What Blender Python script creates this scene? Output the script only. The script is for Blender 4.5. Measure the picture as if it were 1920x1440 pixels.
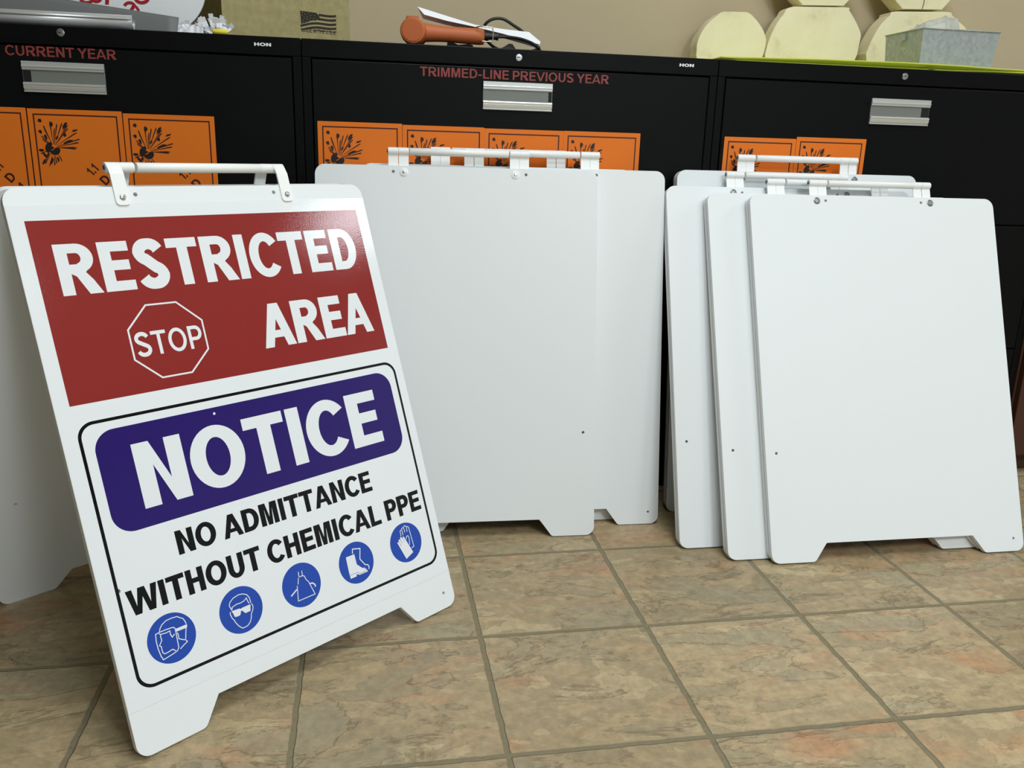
import bpy, bmesh, math, random
from mathutils import Matrix, Vector
from mathutils.geometry import tessellate_polygon

random.seed(7)
for o in list(bpy.data.objects):
    bpy.data.objects.remove(o, do_unlink=True)
scene = bpy.context.scene
COL = scene.collection
PI = math.pi

# ------------------------------------------------------------------ camera
CAM = Vector((-0.18741374, -1.59963267, 0.82956499))
RIGHT = Vector((0.9853937200630465, -0.16788136012826887, 0.02854934993643156))
DOWN = Vector((-0.017803346302573818, -0.2682922615751229, -0.9631730390949159))
FWD = Vector((0.1693583695030776, 0.9485963900945377, -0.26736235968974903))
cam_data = bpy.data.cameras.new('camera')
cam_data.sensor_width = 36.0
cam_data.lens = 29.396
cam_data.clip_start = 0.05
cam_data.clip_end = 60
cam = bpy.data.objects.new('camera', cam_data)
COL.objects.link(cam)
cam.matrix_world = Matrix(((RIGHT.x, -DOWN.x, -FWD.x, CAM.x), (RIGHT.y, -DOWN.y, -FWD.y, CAM.y),
                           (RIGHT.z, -DOWN.z, -FWD.z, CAM.z), (0, 0, 0, 1)))
scene.camera = cam

# ------------------------------------------------------------------ world, lights, exposure
world = bpy.data.worlds.new('room_air')
scene.world = world
world.use_nodes = True
bg = world.node_tree.nodes['Background']
bg.inputs['Color'].default_value = (0.95, 1.0, 1.0, 1)
bg.inputs['Strength'].default_value = 0.06
scene.view_settings.view_transform = 'Standard'
scene.view_settings.look = 'None'
scene.view_settings.exposure = 0.04
scene.view_settings.gamma = 1.0
scene.view_settings.use_curve_mapping = False
CEIL = 2.75


def ceiling_lamp(x, y, power, sx=0.65, sy=1.1):
    d = bpy.data.lights.new('ceiling_lamp', 'AREA')
    d.shape = 'RECTANGLE'
    d.size, d.size_y = sx, sy
    d.energy = power
    d.color = (0.92, 1.0, 1.06)
    o = bpy.data.objects.new('ceiling_lamp', d)
    COL.objects.link(o)
    o.location = (x, y, CEIL - 0.03)
    return o


for lx, ly, lp in ((3.74, -0.44, 36), (0.30, -0.95, 31), (2.1, -3.0, 26), (1.15, -3.4, 76)):
    ceiling_lamp(lx, ly, lp)


# ------------------------------------------------------------------ materials
def srgb(r, g, b):
    def f(c):
        c /= 255.0
        return c / 12.92 if c <= 0.04045 else ((c + 0.055) / 1.055) ** 2.4
    return (f(r), f(g), f(b), 1.0)


class Mat:
    def __init__(self, name, color, rough=0.5, metal=0.0, spec=0.5):
        m = bpy.data.materials.new(name)
        m.use_nodes = True
        self.m = m
        self.n = m.node_tree.nodes
        self.l = m.node_tree.links
        self.b = self.n['Principled BSDF']
        self.b.inputs['Base Color'].default_value = color
        self.b.inputs['Roughness'].default_value = rough
        self.b.inputs['Metallic'].default_value = metal
        self.b.inputs['Specular IOR Level'].default_value = spec
        self._co = None

    def co(self):
        if not self._co:
            self._co = self.n.new('ShaderNodeTexCoord').outputs['Object']
        return self._co

    def noise(self, scale, detail=4, rough=0.55, vec=None, dist=0.0):
        t = self.n.new('ShaderNodeTexNoise')
        t.inputs['Scale'].default_value = scale
        t.inputs['Detail'].default_value = detail
        t.inputs['Roughness'].default_value = rough
        t.inputs['Distortion'].default_value = dist
        self.l.new(vec if vec else self.co(), t.inputs['Vector'])
        return t.outputs['Fac']

    def ramp(self, fac, stops):
        r = self.n.new('ShaderNodeValToRGB')
        e = r.color_ramp.elements
        while len(e) < len(stops):
            e.new(0.5)
        for k, (p, c) in enumerate(stops):
            e[k].position = p
            e[k].color = c
        self.l.new(fac, r.inputs['Fac'])
        return r.outputs['Color']

    def mix(self, fac, a, b, mode='MIX'):
        x = self.n.new('ShaderNodeMix')
        x.data_type = 'RGBA'
        x.blend_type = mode
        for s, v in ((0, fac), (6, a), (7, b)):
            if hasattr(v, 'is_linked'):
                self.l.new(v, x.inputs[s])
            else:
                x.inputs[s].default_value = v
        return x.outputs[2]

    def math(self, op, a, b=0.0, c=0.0):
        x = self.n.new('ShaderNodeMath')
        x.operation = op
        for s, v in enumerate((a, b, c)):
            if hasattr(v, 'is_linked'):
                self.l.new(v, x.inputs[s])
            else:
                x.inputs[s].default_value = v
        return x.outputs[0]

    def base(self, sock):
        self.l.new(sock, self.b.inputs['Base Color'])
        return self

    def bump(self, h, strength=0.2, dist=0.001):
        x = self.n.new('ShaderNodeBump')
        x.inputs['Strength'].default_value = strength
        x.inputs['Distance'].default_value = dist
        self.l.new(h, x.inputs['Height'])
        self.l.new(x.outputs['Normal'], self.b.inputs['Normal'])
        return self


def simple(name, color, rough=0.5, metal=0.0, spec=0.5, bump=None):
    k = Mat(name, color, rough, metal, spec)
    if bump:
        k.bump(k.noise(bump[0], 3), bump[1], bump[2])
    return k.m


M = {}
k = Mat('white_board_plastic', (0.82, 0.85, 0.85, 1), 0.42, spec=0.35)
k.bump(k.noise(260, 2), 0.05, 0.0006)
M['board'] = k.m
k = Mat('white_glossy_vinyl', (0.83, 0.86, 0.87, 1), 0.09, spec=0.5)
k.bump(k.noise(420, 2), 0.14, 0.0006)
M['vinyl'] = k.m


def print_mat(name, col, rough=0.09):
    q = Mat(name, col, rough, spec=0.5)
    q.bump(q.noise(420, 2), 0.14, 0.0006)
    return q.m


M['red_print'] = print_mat('red_printed_vinyl', srgb(142, 44, 42))
M['navy_print'] = print_mat('navy_printed_vinyl', srgb(42, 26, 104))
M['black_print'] = print_mat('black_printed_vinyl', srgb(10, 11, 13))
M['blue_print'] = print_mat('blue_printed_vinyl', srgb(38, 76, 172))
M['white_print'] = print_mat('white_printed_vinyl', (0.82, 0.85, 0.86, 1))
M['white_plastic'] = simple('white_moulded_plastic', (0.90, 0.91, 0.88, 1), 0.38, spec=0.45)
M['steel'] = simple('zinc_plated_steel', (0.62, 0.63, 0.64, 1), 0.28, 1.0)
M['washer_steel'] = simple('dull_steel_washer', (0.30, 0.31, 0.32, 1), 0.42, 0.9)
M['hole_dark'] = simple('dark_screw_recess', (0.08, 0.09, 0.09, 1), 0.6)
k = Mat('black_enamelled_steel', (0.0042, 0.0046, 0.0046, 1), 0.34, spec=0.10)
k.bump(k.noise(900, 2), 0.06, 0.0004)
M['black_steel'] = k.m
k = Mat('black_drawer_steel', (0.005, 0.0054, 0.0056, 1), 0.36, spec=0.10)
scr = k.ramp(k.noise(3.0, 6, 0.7), [(0.60, (0.005, 0.0054, 0.0056, 1)), (0.78, (0.0075, 0.0078, 0.008, 1))])
k.base(scr)
k.bump(k.noise(900, 2), 0.06, 0.0004)
M['drawer'] = k.m
M['gap'] = simple('slot_keyhole_black', (0.003, 0.003, 0.003, 1), 0.8)  # plain black of the label slots and keyholes
k = Mat('brushed_aluminium', (0.72, 0.73, 0.70, 1), 0.30, 0.55)
M['alu'] = k.m
M['label_insert'] = simple('grey_label_insert', (0.19, 0.20, 0.18, 1), 0.4)
M['red_letter'] = simple('dull_red_vinyl_lettering', srgb(140, 56, 50), 0.55)
M['orange'] = simple('orange_placard_vinyl', srgb(232, 120, 30), 0.5, spec=0.3)
M['maroon'] = simple('maroon_placard_ink', srgb(62, 10, 16), 0.5)
M['blackink'] = simple('black_placard_ink', srgb(30, 14, 12), 0.5)
k = Mat('beige_wall_paint', srgb(198, 182, 150), 0.85, spec=0.1)
k.bump(k.noise(160, 3), 0.12, 0.001)
M['wall'] = k.m
M['wall_dim'] = simple('dark_low_bounce_wall', (0.10, 0.10, 0.095, 1), 0.85, spec=0.1)  # unseen left wall, darkened to cut the light it bounces
M['wall_pale'] = simple('pale_bounce_wall', (0.48, 0.50, 0.50, 1), 0.85, spec=0.1)  # unseen front and right walls, paled to bounce light onto the boards
M['ceiling'] = simple('white_ceiling_tile', (0.72, 0.72, 0.70, 1), 0.9, spec=0.1)

# stone look floor tiles, 0.305 m pitch, mortar joints on the world grid
T = 0.305
k = Mat('stone_look_floor_tile', (0.3, 0.25, 0.15, 1), 0.42, spec=0.35)
sx = k.n.new('ShaderNodeSeparateXYZ')
k.l.new(k.co(), sx.inputs[0])
wob = k.math('MULTIPLY', k.math('SUBTRACT', k.noise(38, 3), 0.5), 0.0060)
gx = k.math('DIVIDE', k.math('ADD', sx.outputs[0], wob), T)
gy = k.math('DIVIDE', k.math('ADD', sx.outputs[1], wob), T)


def joint(g):
    fr = k.math('FRACT', g)
    return k.math('MINIMUM', fr, k.math('SUBTRACT', 1.0, fr))


dj = k.math('MULTIPLY', k.math('MINIMUM', joint(gx), joint(gy)), T)   # metres to the nearest joint centre
mr = k.n.new('ShaderNodeMapRange')
mr.inputs['From Min'].default_value = 0.0036
mr.inputs['From Max'].default_value = 0.0052
k.l.new(dj, mr.inputs['Value'])
tile_mask = mr.outputs[0]
cid = k.n.new('ShaderNodeCombineXYZ')
k.l.new(k.math('FLOOR', gx), cid.inputs[0])
k.l.new(k.math('FLOOR', gy), cid.inputs[1])
wn = k.n.new('ShaderNodeTexWhiteNoise')
wn.noise_dimensions = '3D'
k.l.new(cid.outputs[0], wn.inputs['Vector'])
off = k.n.new('ShaderNodeVectorMath')
off.operation = 'MULTIPLY_ADD'
off.inputs[1].default_value = (7, 7, 7)
k.l.new(wn.outputs['Color'], off.inputs[0])
k.l.new(k.co(), off.inputs[2])
tv = off.outputs[0]
st = k.n.new('ShaderNodeMapping')
st.inputs['Rotation'].default_value = (0, 0, 0.5)
st.inputs['Scale'].default_value = (1.0, 2.3, 1.0)
k.l.new(tv, st.inputs['Vector'])
tvs = st.outputs[0]
cloud = k.noise(4.6, 9, 0.60, tvs, 0.35)
fine = k.noise(55, 6, 0.68, tv)
warm = k.noise(5.0, 6, 0.62, tvs, 0.9)
c1, c2, c3, c4, c5 = (srgb(158, 150, 124), srgb(174, 161, 130), srgb(182, 167, 135), srgb(168, 157, 128), srgb(190, 178, 146))
col = k.ramp(cloud, [(0.30, c1), (0.405, srgb(164, 154, 126)), (0.425, c2), (0.500, c3), (0.512, c4), (0.575, c2), (0.590, c5), (0.70, srgb(184, 171, 138))])
wm = k.ramp(warm, [(0.52, (0, 0, 0, 1)), (0.70, (0.85, 0.85, 0.85, 1))])
col = k.mix(wm, col, srgb(188, 150, 116))
gn = k.noise(3.8, 8, 0.6, tvs, 0.5)
gm = k.ramp(gn, [(0.555, (0, 0, 0, 1)), (0.580, (0.42, 0.42, 0.42, 1)), (0.72, (0.7, 0.7, 0.7, 1))])
col = k.mix(gm, col, srgb(154, 151, 130))
col = k.mix(0.55, col, k.ramp(fine, [(0.32, (0.62, 0.62, 0.62, 1)), (0.68, (1.28, 1.28, 1.28, 1))]), 'MULTIPLY')
hv = k.n.new('ShaderNodeHueSaturation')
k.l.new(k.math('MULTIPLY_ADD', wn.outputs['Value'], 0.20, 0.90), hv.inputs['Value'])
k.l.new(col, hv.inputs['Color'])
cleft = k.ramp(gn, [(0.546, (1, 1, 1, 1)), (0.556, (0.62, 0.60, 0.55, 1)), (0.566, (1, 1, 1, 1))])
cleft2 = k.ramp(cloud, [(0.416, (1, 1, 1, 1)), (0.4215, (0.66, 0.64, 0.60, 1)), (0.428, (1, 1, 1, 1)), (0.580, (1, 1, 1, 1)), (0.5845, (0.72, 0.70, 0.66, 1)), (0.590, (1, 1, 1, 1))])
colc = k.mix(1.0, hv.outputs[0], cleft, 'MULTIPLY')
colc = k.mix(1.0, colc, cleft2, 'MULTIPLY')
rim = k.n.new('ShaderNodeMapRange')
rim.inputs['From Min'].default_value = 0.0052
rim.inputs['From Max'].default_value = 0.0095
rim.inputs['To Min'].default_value = 0.35
rim.inputs['To Max'].default_value = 0.0
k.l.new(dj, rim.inputs['Value'])
colc = k.mix(rim.outputs[0], colc, srgb(170, 160, 130))
grout = k.mix(k.noise(120, 3), srgb(122, 118, 96), srgb(144, 138, 114))
allc = k.mix(tile_mask, grout, colc)
allc = k.mix(1.0, allc, (0.92, 0.83, 0.74, 1), 'MULTIPLY')
k.base(allc)
rr = k.math('MULTIPLY_ADD', tile_mask, -0.35, 0.8)
k.l.new(rr, k.b.inputs['Roughness'])
clh = k.ramp(gn, [(0.545, (1, 1, 1, 1)), (0.566, (0, 0, 0, 1))])
clh2 = k.ramp(cloud, [(0.412, (0, 0, 0, 1)), (0.428, (0.5, 0.5, 0.5, 1)), (0.578, (0.5, 0.5, 0.5, 1)), (0.592, (1, 1, 1, 1))])
h1 = k.math('MULTIPLY_ADD', tile_mask, 1.5, k.math('ADD', k.math('MULTIPLY', clh, 0.5), k.math('MULTIPLY', clh2, 0.6)))
h2 = k.math('ADD', h1, k.math('ADD', k.math('MULTIPLY', cloud, 0.8), k.math('MULTIPLY', fine, 0.4)))
k.bump(h2, 0.75, 0.0022)
M['floor'] = k.m

# wood end grain
k = Mat('pale_cut_wood', (0.7, 0.65, 0.4, 1), 0.6, spec=0.25)
wc = k.ramp(k.noise(9, 6, 0.6), [(0.26, srgb(206, 196, 160)), (0.42, srgb(242, 232, 192)), (0.7, srgb(250, 241, 206))])
mp = k.n.new('ShaderNodeMapping')
mp.inputs['Scale'].default_value = (1.0, 0.3, 1.0)
k.l.new(k.co(), mp.inputs['Vector'])
vo = k.n.new('ShaderNodeTexVoronoi')
vo.inputs['Scale'].default_value = 14
k.l.new(mp.outputs[0], vo.inputs['Vector'])
kn = k.ramp(vo.outputs['Distance'], [(0.01, (0.62, 0.60, 0.54, 1)), (0.10, (1, 1, 1, 1))])
k.base(k.mix(0.8, wc, kn, 'MULTIPLY'))
M['wood'] = k.m
M['crack'] = simple('dark_wood_crack', srgb(88, 76, 52), 0.8)
k = Mat('galvanised_steel', (0.5, 0.55, 0.57, 1), 0.45, 0.4)
v = k.n.new('ShaderNodeTexVoronoi')
v.inputs['Scale'].default_value = 130
k.l.new(k.co(), v.inputs['Vector'])
k.base(k.ramp(v.outputs['Color'], [(0.1, (0.36, 0.40, 0.41, 1)), (0.9, (0.47, 0.51, 0.52, 1))]))
M['galv'] = k.m
k = Mat('brown_cardboard', srgb(170, 158, 112), 0.8, spec=0.1)
k.base(k.ramp(k.noise(60, 3), [(0.3, srgb(160, 148, 104)), (0.7, srgb(178, 166, 120))]))
M['card'] = k.m
M['card_ink'] = simple('dark_brown_box_ink', srgb(44, 38, 26), 0.8)
M['silver_film'] = simple('silver_grey_film', (0.55, 0.555, 0.55, 1), 0.30, 0.4)
M['grey_film'] = simple('shaded_grey_film', (0.16, 0.165, 0.16, 1), 0.6)  # loose end of the same film, its shade put into a darker grey
k = Mat('yellow_green_plastic', srgb(218, 228, 92), 0.4)
trn = k.n.new('ShaderNodeBsdfTranslucent')
trn.inputs['Color'].default_value = srgb(244, 252, 150)
mxs = k.n.new('ShaderNodeMixShader')
mxs.inputs[0].default_value = 0.25
k.l.new(k.b.outputs[0], mxs.inputs[1])
k.l.new(trn.outputs[0], mxs.inputs[2])
k.l.new(mxs.outputs[0], k.n['Material Output'].inputs['Surface'])
M['lime'] = k.m
M['gun_orange'] = simple('orange_tool_plastic', srgb(190, 102, 56), 0.5, spec=0.35, bump=(500, 0.15, 0.0006))
M['rubber'] = simple('black_rubber', (0.012, 0.012, 0.012, 1), 0.5)
M['paper'] = simple('white_paper', (0.90, 0.91, 0.93, 1), 0.7, spec=0.2)
M['foam_yellow'] = simple('soft_yellow_foam', srgb(244, 222, 66), 0.8, bump=(400, 0.3, 0.001))
M['script_red'] = simple('glossy_red_sign_letter', srgb(172, 34, 44), 0.3)
k = Mat('clear_crinkled_plastic', (0.9, 0.92, 0.92, 1), 0.12)
k.b.inputs['Transmission Weight'].default_value = 0.6
k.b.inputs['IOR'].default_value = 1.2
k.b.inputs['Alpha'].default_value = 0.8
M['bag'] = k.m
M['brown'] = simple('dark_brown_wood', srgb(70, 38, 24), 0.5)
M['bronze_wire'] = simple('bright_wire', (0.7, 0.66, 0.55, 1), 0.25, 1.0)


# ------------------------------------------------------------------ helpers
def mesh_from(name, verts, faces, mat, smooth=False):
    me = bpy.data.meshes.new(name)
    me.from_pydata([tuple(p) for p in verts], [], faces)
    me.materials.append(mat)
    me.update()
    if smooth:
        for p in me.polygons:
            p.use_smooth = True
    return me


def link(name, me, parent=None, loc=(0, 0, 0), rot=(0, 0, 0)):
    o = bpy.data.objects.new(name, me)
    COL.objects.link(o)
    o.location = loc
    o.rotation_euler = rot
    if parent:
        o.parent = parent
    return o


def tag(o, label, cat, group=None):
    o['label'] = label
    o['category'] = cat
    if group:
        o['group'] = group
    return o


def thing(name, label, cat, loc=(0, 0, 0), rotz=0.0, group=None):
    return tag(link(name, None, None, loc, (0, 0, rotz)), label, cat, group)


def structure(o):
    o['kind'] = 'structure'
    return o


def soften(o, width=0.0008, seg=2, angle=40):
    m = o.modifiers.new('rounded_edges', 'BEVEL')
    m.width = width
    m.segments = seg
    m.limit_method = 'ANGLE'
    m.angle_limit = math.radians(angle)
    return o


def bm_mesh(name, bm, mat, smooth=False):
    bmesh.ops.recalc_face_normals(bm, faces=bm.faces)
    me = bpy.data.meshes.new(name)
    bm.to_mesh(me)
    bm.free()
    me.materials.append(mat)
    if smooth:
        for p in me.polygons:
            p.use_smooth = True
    return me


def add_box(bm, x0, x1, y0, y1, z0, z1):
    vs = [bm.verts.new(p) for p in ((x0, y0, z0), (x1, y0, z0), (x1, y1, z0), (x0, y1, z0),
                                    (x0, y0, z1), (x1, y0, z1), (x1, y1, z1), (x0, y1, z1))]
    for f in ((0, 3, 2, 1), (4, 5, 6, 7), (0, 1, 5, 4), (1, 2, 6, 5), (2, 3, 7, 6), (3, 0, 4, 7)):
        bm.faces.new([vs[i] for i in f])


def box_mesh(name, x0, x1, y0, y1, z0, z1, mat):
    bm = bmesh.new()
    add_box(bm, x0, x1, y0, y1, z0, z1)
    return bm_mesh(name, bm, mat)


def area2(c):
    return sum(c[i][0] * c[(i + 1) % len(c)][1] - c[(i + 1) % len(c)][0] * c[i][1] for i in range(len(c)))


def tess(contours):
    flat = [p for c in contours for p in c]
    tris = tessellate_polygon([[Vector((p[0], p[1], 0)) for p in c] for c in contours])
    out = []
    for t in tris:
        a, b, c = (flat[i] for i in t)
        s = (b[0] - a[0]) * (c[1] - a[1]) - (c[0] - a[0]) * (b[1] - a[1])
        if abs(s) < 1e-14:
            continue
        out.append(tuple(t) if s > 0 else (t[0], t[2], t[1]))
    return flat, out


def flat_mesh(name, groups, mat, step=0.0):
    """printed figures in the x/z plane, facing -y; every group is [outline, hole, hole...]"""
    V, F = [], []
    for k_, g in enumerate(groups):
        flat, tris = tess(g)
        b = len(V)
        V += [(p[0], -step * k_, p[1]) for p in flat]
        F += [tuple(b + i for i in t) for t in tris]
    return mesh_from(name, V, F, mat)


def plate_bm(bm, contours, y0, y1, xf=None):
    """solid plate: contours in x/z, thickness y0..y1 (front is y0)"""
    flat, tris = tess(contours)
    n = len(flat)
    f = xf or (lambda x, y, z: (x, y, z))
    A = [bm.verts.new(f(p[0], y0, p[1])) for p in flat]
    B = [bm.verts.new(f(p[0], y1, p[1])) for p in flat]
    for a, b, c in tris:
        bm.faces.new((A[a], A[b], A[c]))
        bm.faces.new((B[a], B[c], B[b]))
    i0 = 0
    for c in contours:
        m = len(c)
        for i in range(m):
            j = (i + 1) % m
            try:
                bm.faces.new((A[i0 + i], B[i0 + i], B[i0 + j], A[i0 + j]))
            except ValueError:
                pass
        i0 += m


def plate(name, contours, y0, y1, mat):
    bm = bmesh.new()
    plate_bm(bm, contours, y0, y1)
    return bm_mesh(name, bm, mat)


def arc(cx, cz, rx, rz, a0, a1, n=10):
    return [(cx + rx * math.cos(math.radians(a0 + (a1 - a0) * i / n)), cz + rz * math.sin(math.radians(a0 + (a1 - a0) * i / n)))
            for i in range(n + 1)]


def circle(cx, cz, r, n=20):
    return [(cx + r * math.cos(2 * PI * i / n), cz + r * math.sin(2 * PI * i / n)) for i in range(n)]


def fillet(pts, radii, n=6):
    out = []
    m = len(pts)
    for i in range(m):
        r = radii[i]
        p = Vector(pts[i])
        if r <= 0:
            out.append(tuple(p))
            continue
        a = (Vector(pts[i - 1]) - p).normalized()
        b = (Vector(pts[(i + 1) % m]) - p).normalized()
        half = math.acos(max(-1, min(1, a.dot(b)))) / 2
        d = r / math.tan(half)
        c = p + (a + b).normalized() * (r / math.sin(half))
        s, e = p + a * d - c, p + b * d - c
        a0 = math.atan2(s.y, s.x)
        da = math.atan2(e.y, e.x) - a0
        while da > PI:
            da -= 2 * PI
        while da < -PI:
            da += 2 * PI
        for q in range(n + 1):
            t = a0 + da * q / n
            out.append((c.x + r * math.cos(t), c.y + r * math.sin(t)))
    return out


def rrect(x0, z0, x1, z1, r, n=8):
    return fillet([(x0, z0), (x1, z0), (x1, z1), (x0, z1)], [r] * 4, n)


def stroke(pts, w):
    """a pen line of width w as one outline"""
    P = [Vector(p) for p in pts]
    L, R = [], []
    closed = (P[0] - P[-1]).length < 1e-6
    if closed:
        P = P[:-1]
    m = len(P)
    for i in range(m):
        a = P[i - 1] if (i > 0 or closed) else None
        b = P[(i + 1) % m] if (i < m - 1 or closed) else None
        t1 = (P[i] - a).normalized() if a is not None else None
        t2 = (b - P[i]).normalized() if b is not None else None
        t1 = t1 if t1 is not None else t2
        t2 = t2 if t2 is not None else t1
        t = (t1 + t2)
        t = t.normalized() if t.length > 1e-6 else t1
        nrm = Vector((-t.y, t.x))
        kx = max(0.55, abs(nrm.dot(Vector((-t1.y, t1.x)))))
        ww = w / 2 / kx
        L.append(tuple(P[i] + nrm * ww))
        R.append(tuple(P[i] - nrm * ww))
    if closed:
        return [L, R] if abs(area2(L)) > abs(area2(R)) else [R, L]
    return [L + R[::-1]]


def revolve(bm, prof, n=24, axis='y', c=(0, 0, 0)):
    """prof = [(radius, along)], revolved about an axis through c"""
    rings = []
    for r, h in prof:
        ring = []
        for i in range(n):
            a = 2 * PI * i / n
            u_, v_ = r * math.cos(a), r * math.sin(a)
            p = {'y': (u_, h, v_), 'x': (h, u_, v_), 'z': (u_, v_, h)}[axis]
            ring.append(bm.verts.new((p[0] + c[0], p[1] + c[1], p[2] + c[2])))
        rings.append(ring)
    for a, b in zip(rings, rings[1:]):
        for i in range(n):
            j = (i + 1) % n
            bm.faces.new((a[i], a[j], b[j], b[i]))
    bm.faces.new(rings[0])
    bm.faces.new(rings[-1][::-1])


def rev_mesh(name, prof, mat, n=24, axis='y', c=(0, 0, 0), smooth=False):
    bm = bmesh.new()
    revolve(bm, prof, n, axis, c)
    me = bm_mesh(name, bm, mat)
    if smooth:
        for p in me.polygons:
            p.use_smooth = len(p.vertices) == 4
    return me


def catmull(pts, n=8):
    P = [Vector(p) for p in pts]
    P = [P[0] * 2 - P[1]] + P + [P[-1] * 2 - P[-2]]
    out = []
    for i in range(1, len(P) - 2):
        for q in range(n):
            t = q / n
            a, b, c, d = P[i - 1:i + 3]
            out.append(0.5 * (2 * b + (c - a) * t + (2 * a - 5 * b + 4 * c - d) * t * t + (3 * b - a - 3 * c + d) * t ** 3))
    out.append(P[-2])
    return out


def tube_bm(bm, pts, rad, n=10):
    """round tube along pts; rad a number or a list"""
    P = [Vector(p) for p in pts]
    rings = []
    up = Vector((0, 0, 1))
    for i, p in enumerate(P):
        t = (P[min(i + 1, len(P) - 1)] - P[max(i - 1, 0)]).normalized()
        s = t.cross(up)
        if s.length < 0.05:
            s = t.cross(Vector((0, 1, 0)))
        s.normalize()
        v_ = s.cross(t).normalized()
        r = rad[i] if isinstance(rad, (list, tuple)) else rad
        rings.append([bm.verts.new(p + (s * math.cos(2 * PI * q / n) + v_ * math.sin(2 * PI * q / n)) * r) for q in range(n)])
    for a, b in zip(rings, rings[1:]):
        for q in range(n):
            w_ = (q + 1) % n
            bm.faces.new((a[q], a[w_], b[w_], b[q]))
    bm.faces.new(rings[0])
    bm.faces.new(rings[-1][::-1])


def tube_mesh(name, pts, rad, mat, n=10):
    bm = bmesh.new()
    tube_bm(bm, pts, rad, n)
    return bm_mesh(name, bm, mat, True)


# ------------------------------------------------------------------ lettering
def glyph(ch, w, h):
    """bold grotesque capital of height 1: (groups, width, left bearing, right bearing)"""
    S = 0.085
    if ch == 'I':
        return [[[(0, 0), (w, 0), (w, 1), (0, 1)]]], w, S, S
    if ch == 'L':
        return [[[(0, 0), (.68, 0), (.68, h), (w, h), (w, 1), (0, 1)]]], .68, S, .03
    if ch == 'T':
        g, c = .80, .40
        return [[[(c - w / 2, 0), (c + w / 2, 0), (c + w / 2, 1 - h), (g, 1 - h), (g, 1), (0, 1), (0, 1 - h), (c - w / 2, 1 - h)]]], g, .03, .03
    if ch == 'E':
        g = .72
        m0 = .5 - h / 2 + .02
        return [[[(0, 0), (g, 0), (g, h), (w, h), (w, m0), (g - .05, m0), (g - .05, m0 + h), (w, m0 + h), (w, 1 - h), (g - .015, 1 - h), (g - .015, 1), (0, 1)]]], g, S, .05
    if ch == 'H':
        g = .80
        a, b = .5 - h / 2 + .02, .5 + h / 2 + .02
        return [[[(0, 0), (w, 0), (w, a), (g - w, a), (g - w, 0), (g, 0), (g, 1), (g - w, 1), (g - w, b), (w, b), (w, 1), (0, 1)]]], g, S, S
    if ch == 'N':
        g = .80
        return [[[(0, 0), (w, 0), (w, .63), (g - w, 0), (g, 0), (g, 1), (g - w, 1), (g - w, .37), (w, 1), (0, 1)]]], g, S, S
    if ch == 'M':
        g, c = .96, .48
        return [[[(0, 0), (w, 0), (w, .74), (c - w * .45, 0), (c + w * .45, 0), (g - w, .74), (g - w, 0), (g, 0), (g, 1), (g - w * 1.35, 1), (c, .36), (w * 1.35, 1), (0, 1)]]], g, S, S
    if ch in 'AV':
        g, c = .98, .49
        t, a = w * .52, w * .96
        s = c - t
        yb = .21 + h * .82
        if ch == 'A':
            return [[[(0, 0), (a, 0), (a + .21 * s, .21), (g - a - .21 * s, .21), (g - a, 0), (g, 0), (c + t, 1), (c - t, 1)],
                     [(a + yb * s, yb), (c, (c - a) / s), (g - a - yb * s, yb)]]], g, .0, .0
        return [[[(0, 1), (a, 1), (c, 1 - (c - a) / s), (g - a, 1), (g, 1), (c + t, 0), (c - t, 0)]]], g, .0, .0
    if ch == 'W':
        g = 1.32
        a = w * 1.0
        return [[[(0, 1), (a, 1), (.365, .33), (.66 - w * .55, 1), (.66 + w * .55, 1), (g - .365, .33), (g - a, 1), (g, 1),
                  (g - .365 + w * .55, 0), (g - .365 - w * .52, 0), (.66, .63), (.365 + w * .52, 0), (.365 - w * .55, 0)]]], g, .0, .0
    if ch == 'Y':
        g, c, a = .92, .46, w * 1.15
        return [[[(c - w / 2, 0), (c + w / 2, 0), (c + w / 2, .42), (g, 1), (g - a, 1), (c, .60), (a, 1), (0, 1), (c - w / 2, .42)]]], g, .0, .0
    if ch == 'O':
        return [[arc(.49, .5, .49, .515, 0, 360, 40)[:-1], arc(.49, .5, .49 - w, .515 - h, 0, 360, 32)[:-1]]], .98, .055, .055
    if ch == 'C':
        return [[arc(.48, .5, .48, .515, 36, 324, 34) + arc(.48, .5, .48 - w, .515 - h, 322, 38, 28)]], .88, .055, .04
    if ch == 'U':
        g = .80
        return [[[(0, 1)] + arc(.4, .40, .4, .415, 180, 360, 18) + [(g, 1), (g - w, 1)] + arc(.4, .40, .4 - w, .415 - h, 360, 180, 14) + [(w, 1)]]], g, S, S
    if ch == 'D':
        return [[[(0, 0), (.38, 0)] + arc(.38, .5, .46, .5, -90, 90, 20) + [(.38, 1), (0, 1)],
                 [(w, h), (.37, h)] + arc(.37, .5, .47 - w, .5 - h, -90, 90, 16) + [(.37, 1 - h), (w, 1 - h)]]], .84, S, .05
    if ch == 'P':
        return [[[(0, 0), (w, 0), (w, .36), (.43, .36)] + arc(.43, .68, .33, .32, -90, 90, 14) + [(0, 1)],
                 [(w, .36 + h), (.41, .36 + h)] + arc(.41, .68, .35 - w, .32 - h, -90, 90, 12) + [(w, 1 - h)]]], .76, S, .03
    if ch == 'R':
        hh = h * .92
        return [[[(0, 0), (w, 0), (w, .405), (.29, .405), (.38, .36), (.59, 0), (.90, 0), (.73, .28), (.60, .43)] + arc(.47, .715, .355, .285, -62, 90, 14) + [(0, 1)],
                 [(w, .43 + hh * .9), (.44, .43 + hh * .9)] + arc(.45, .715, .375 - w, .285 - hh, -85, 90, 12) + [(w, 1 - hh)]]], .90, S, .0
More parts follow.
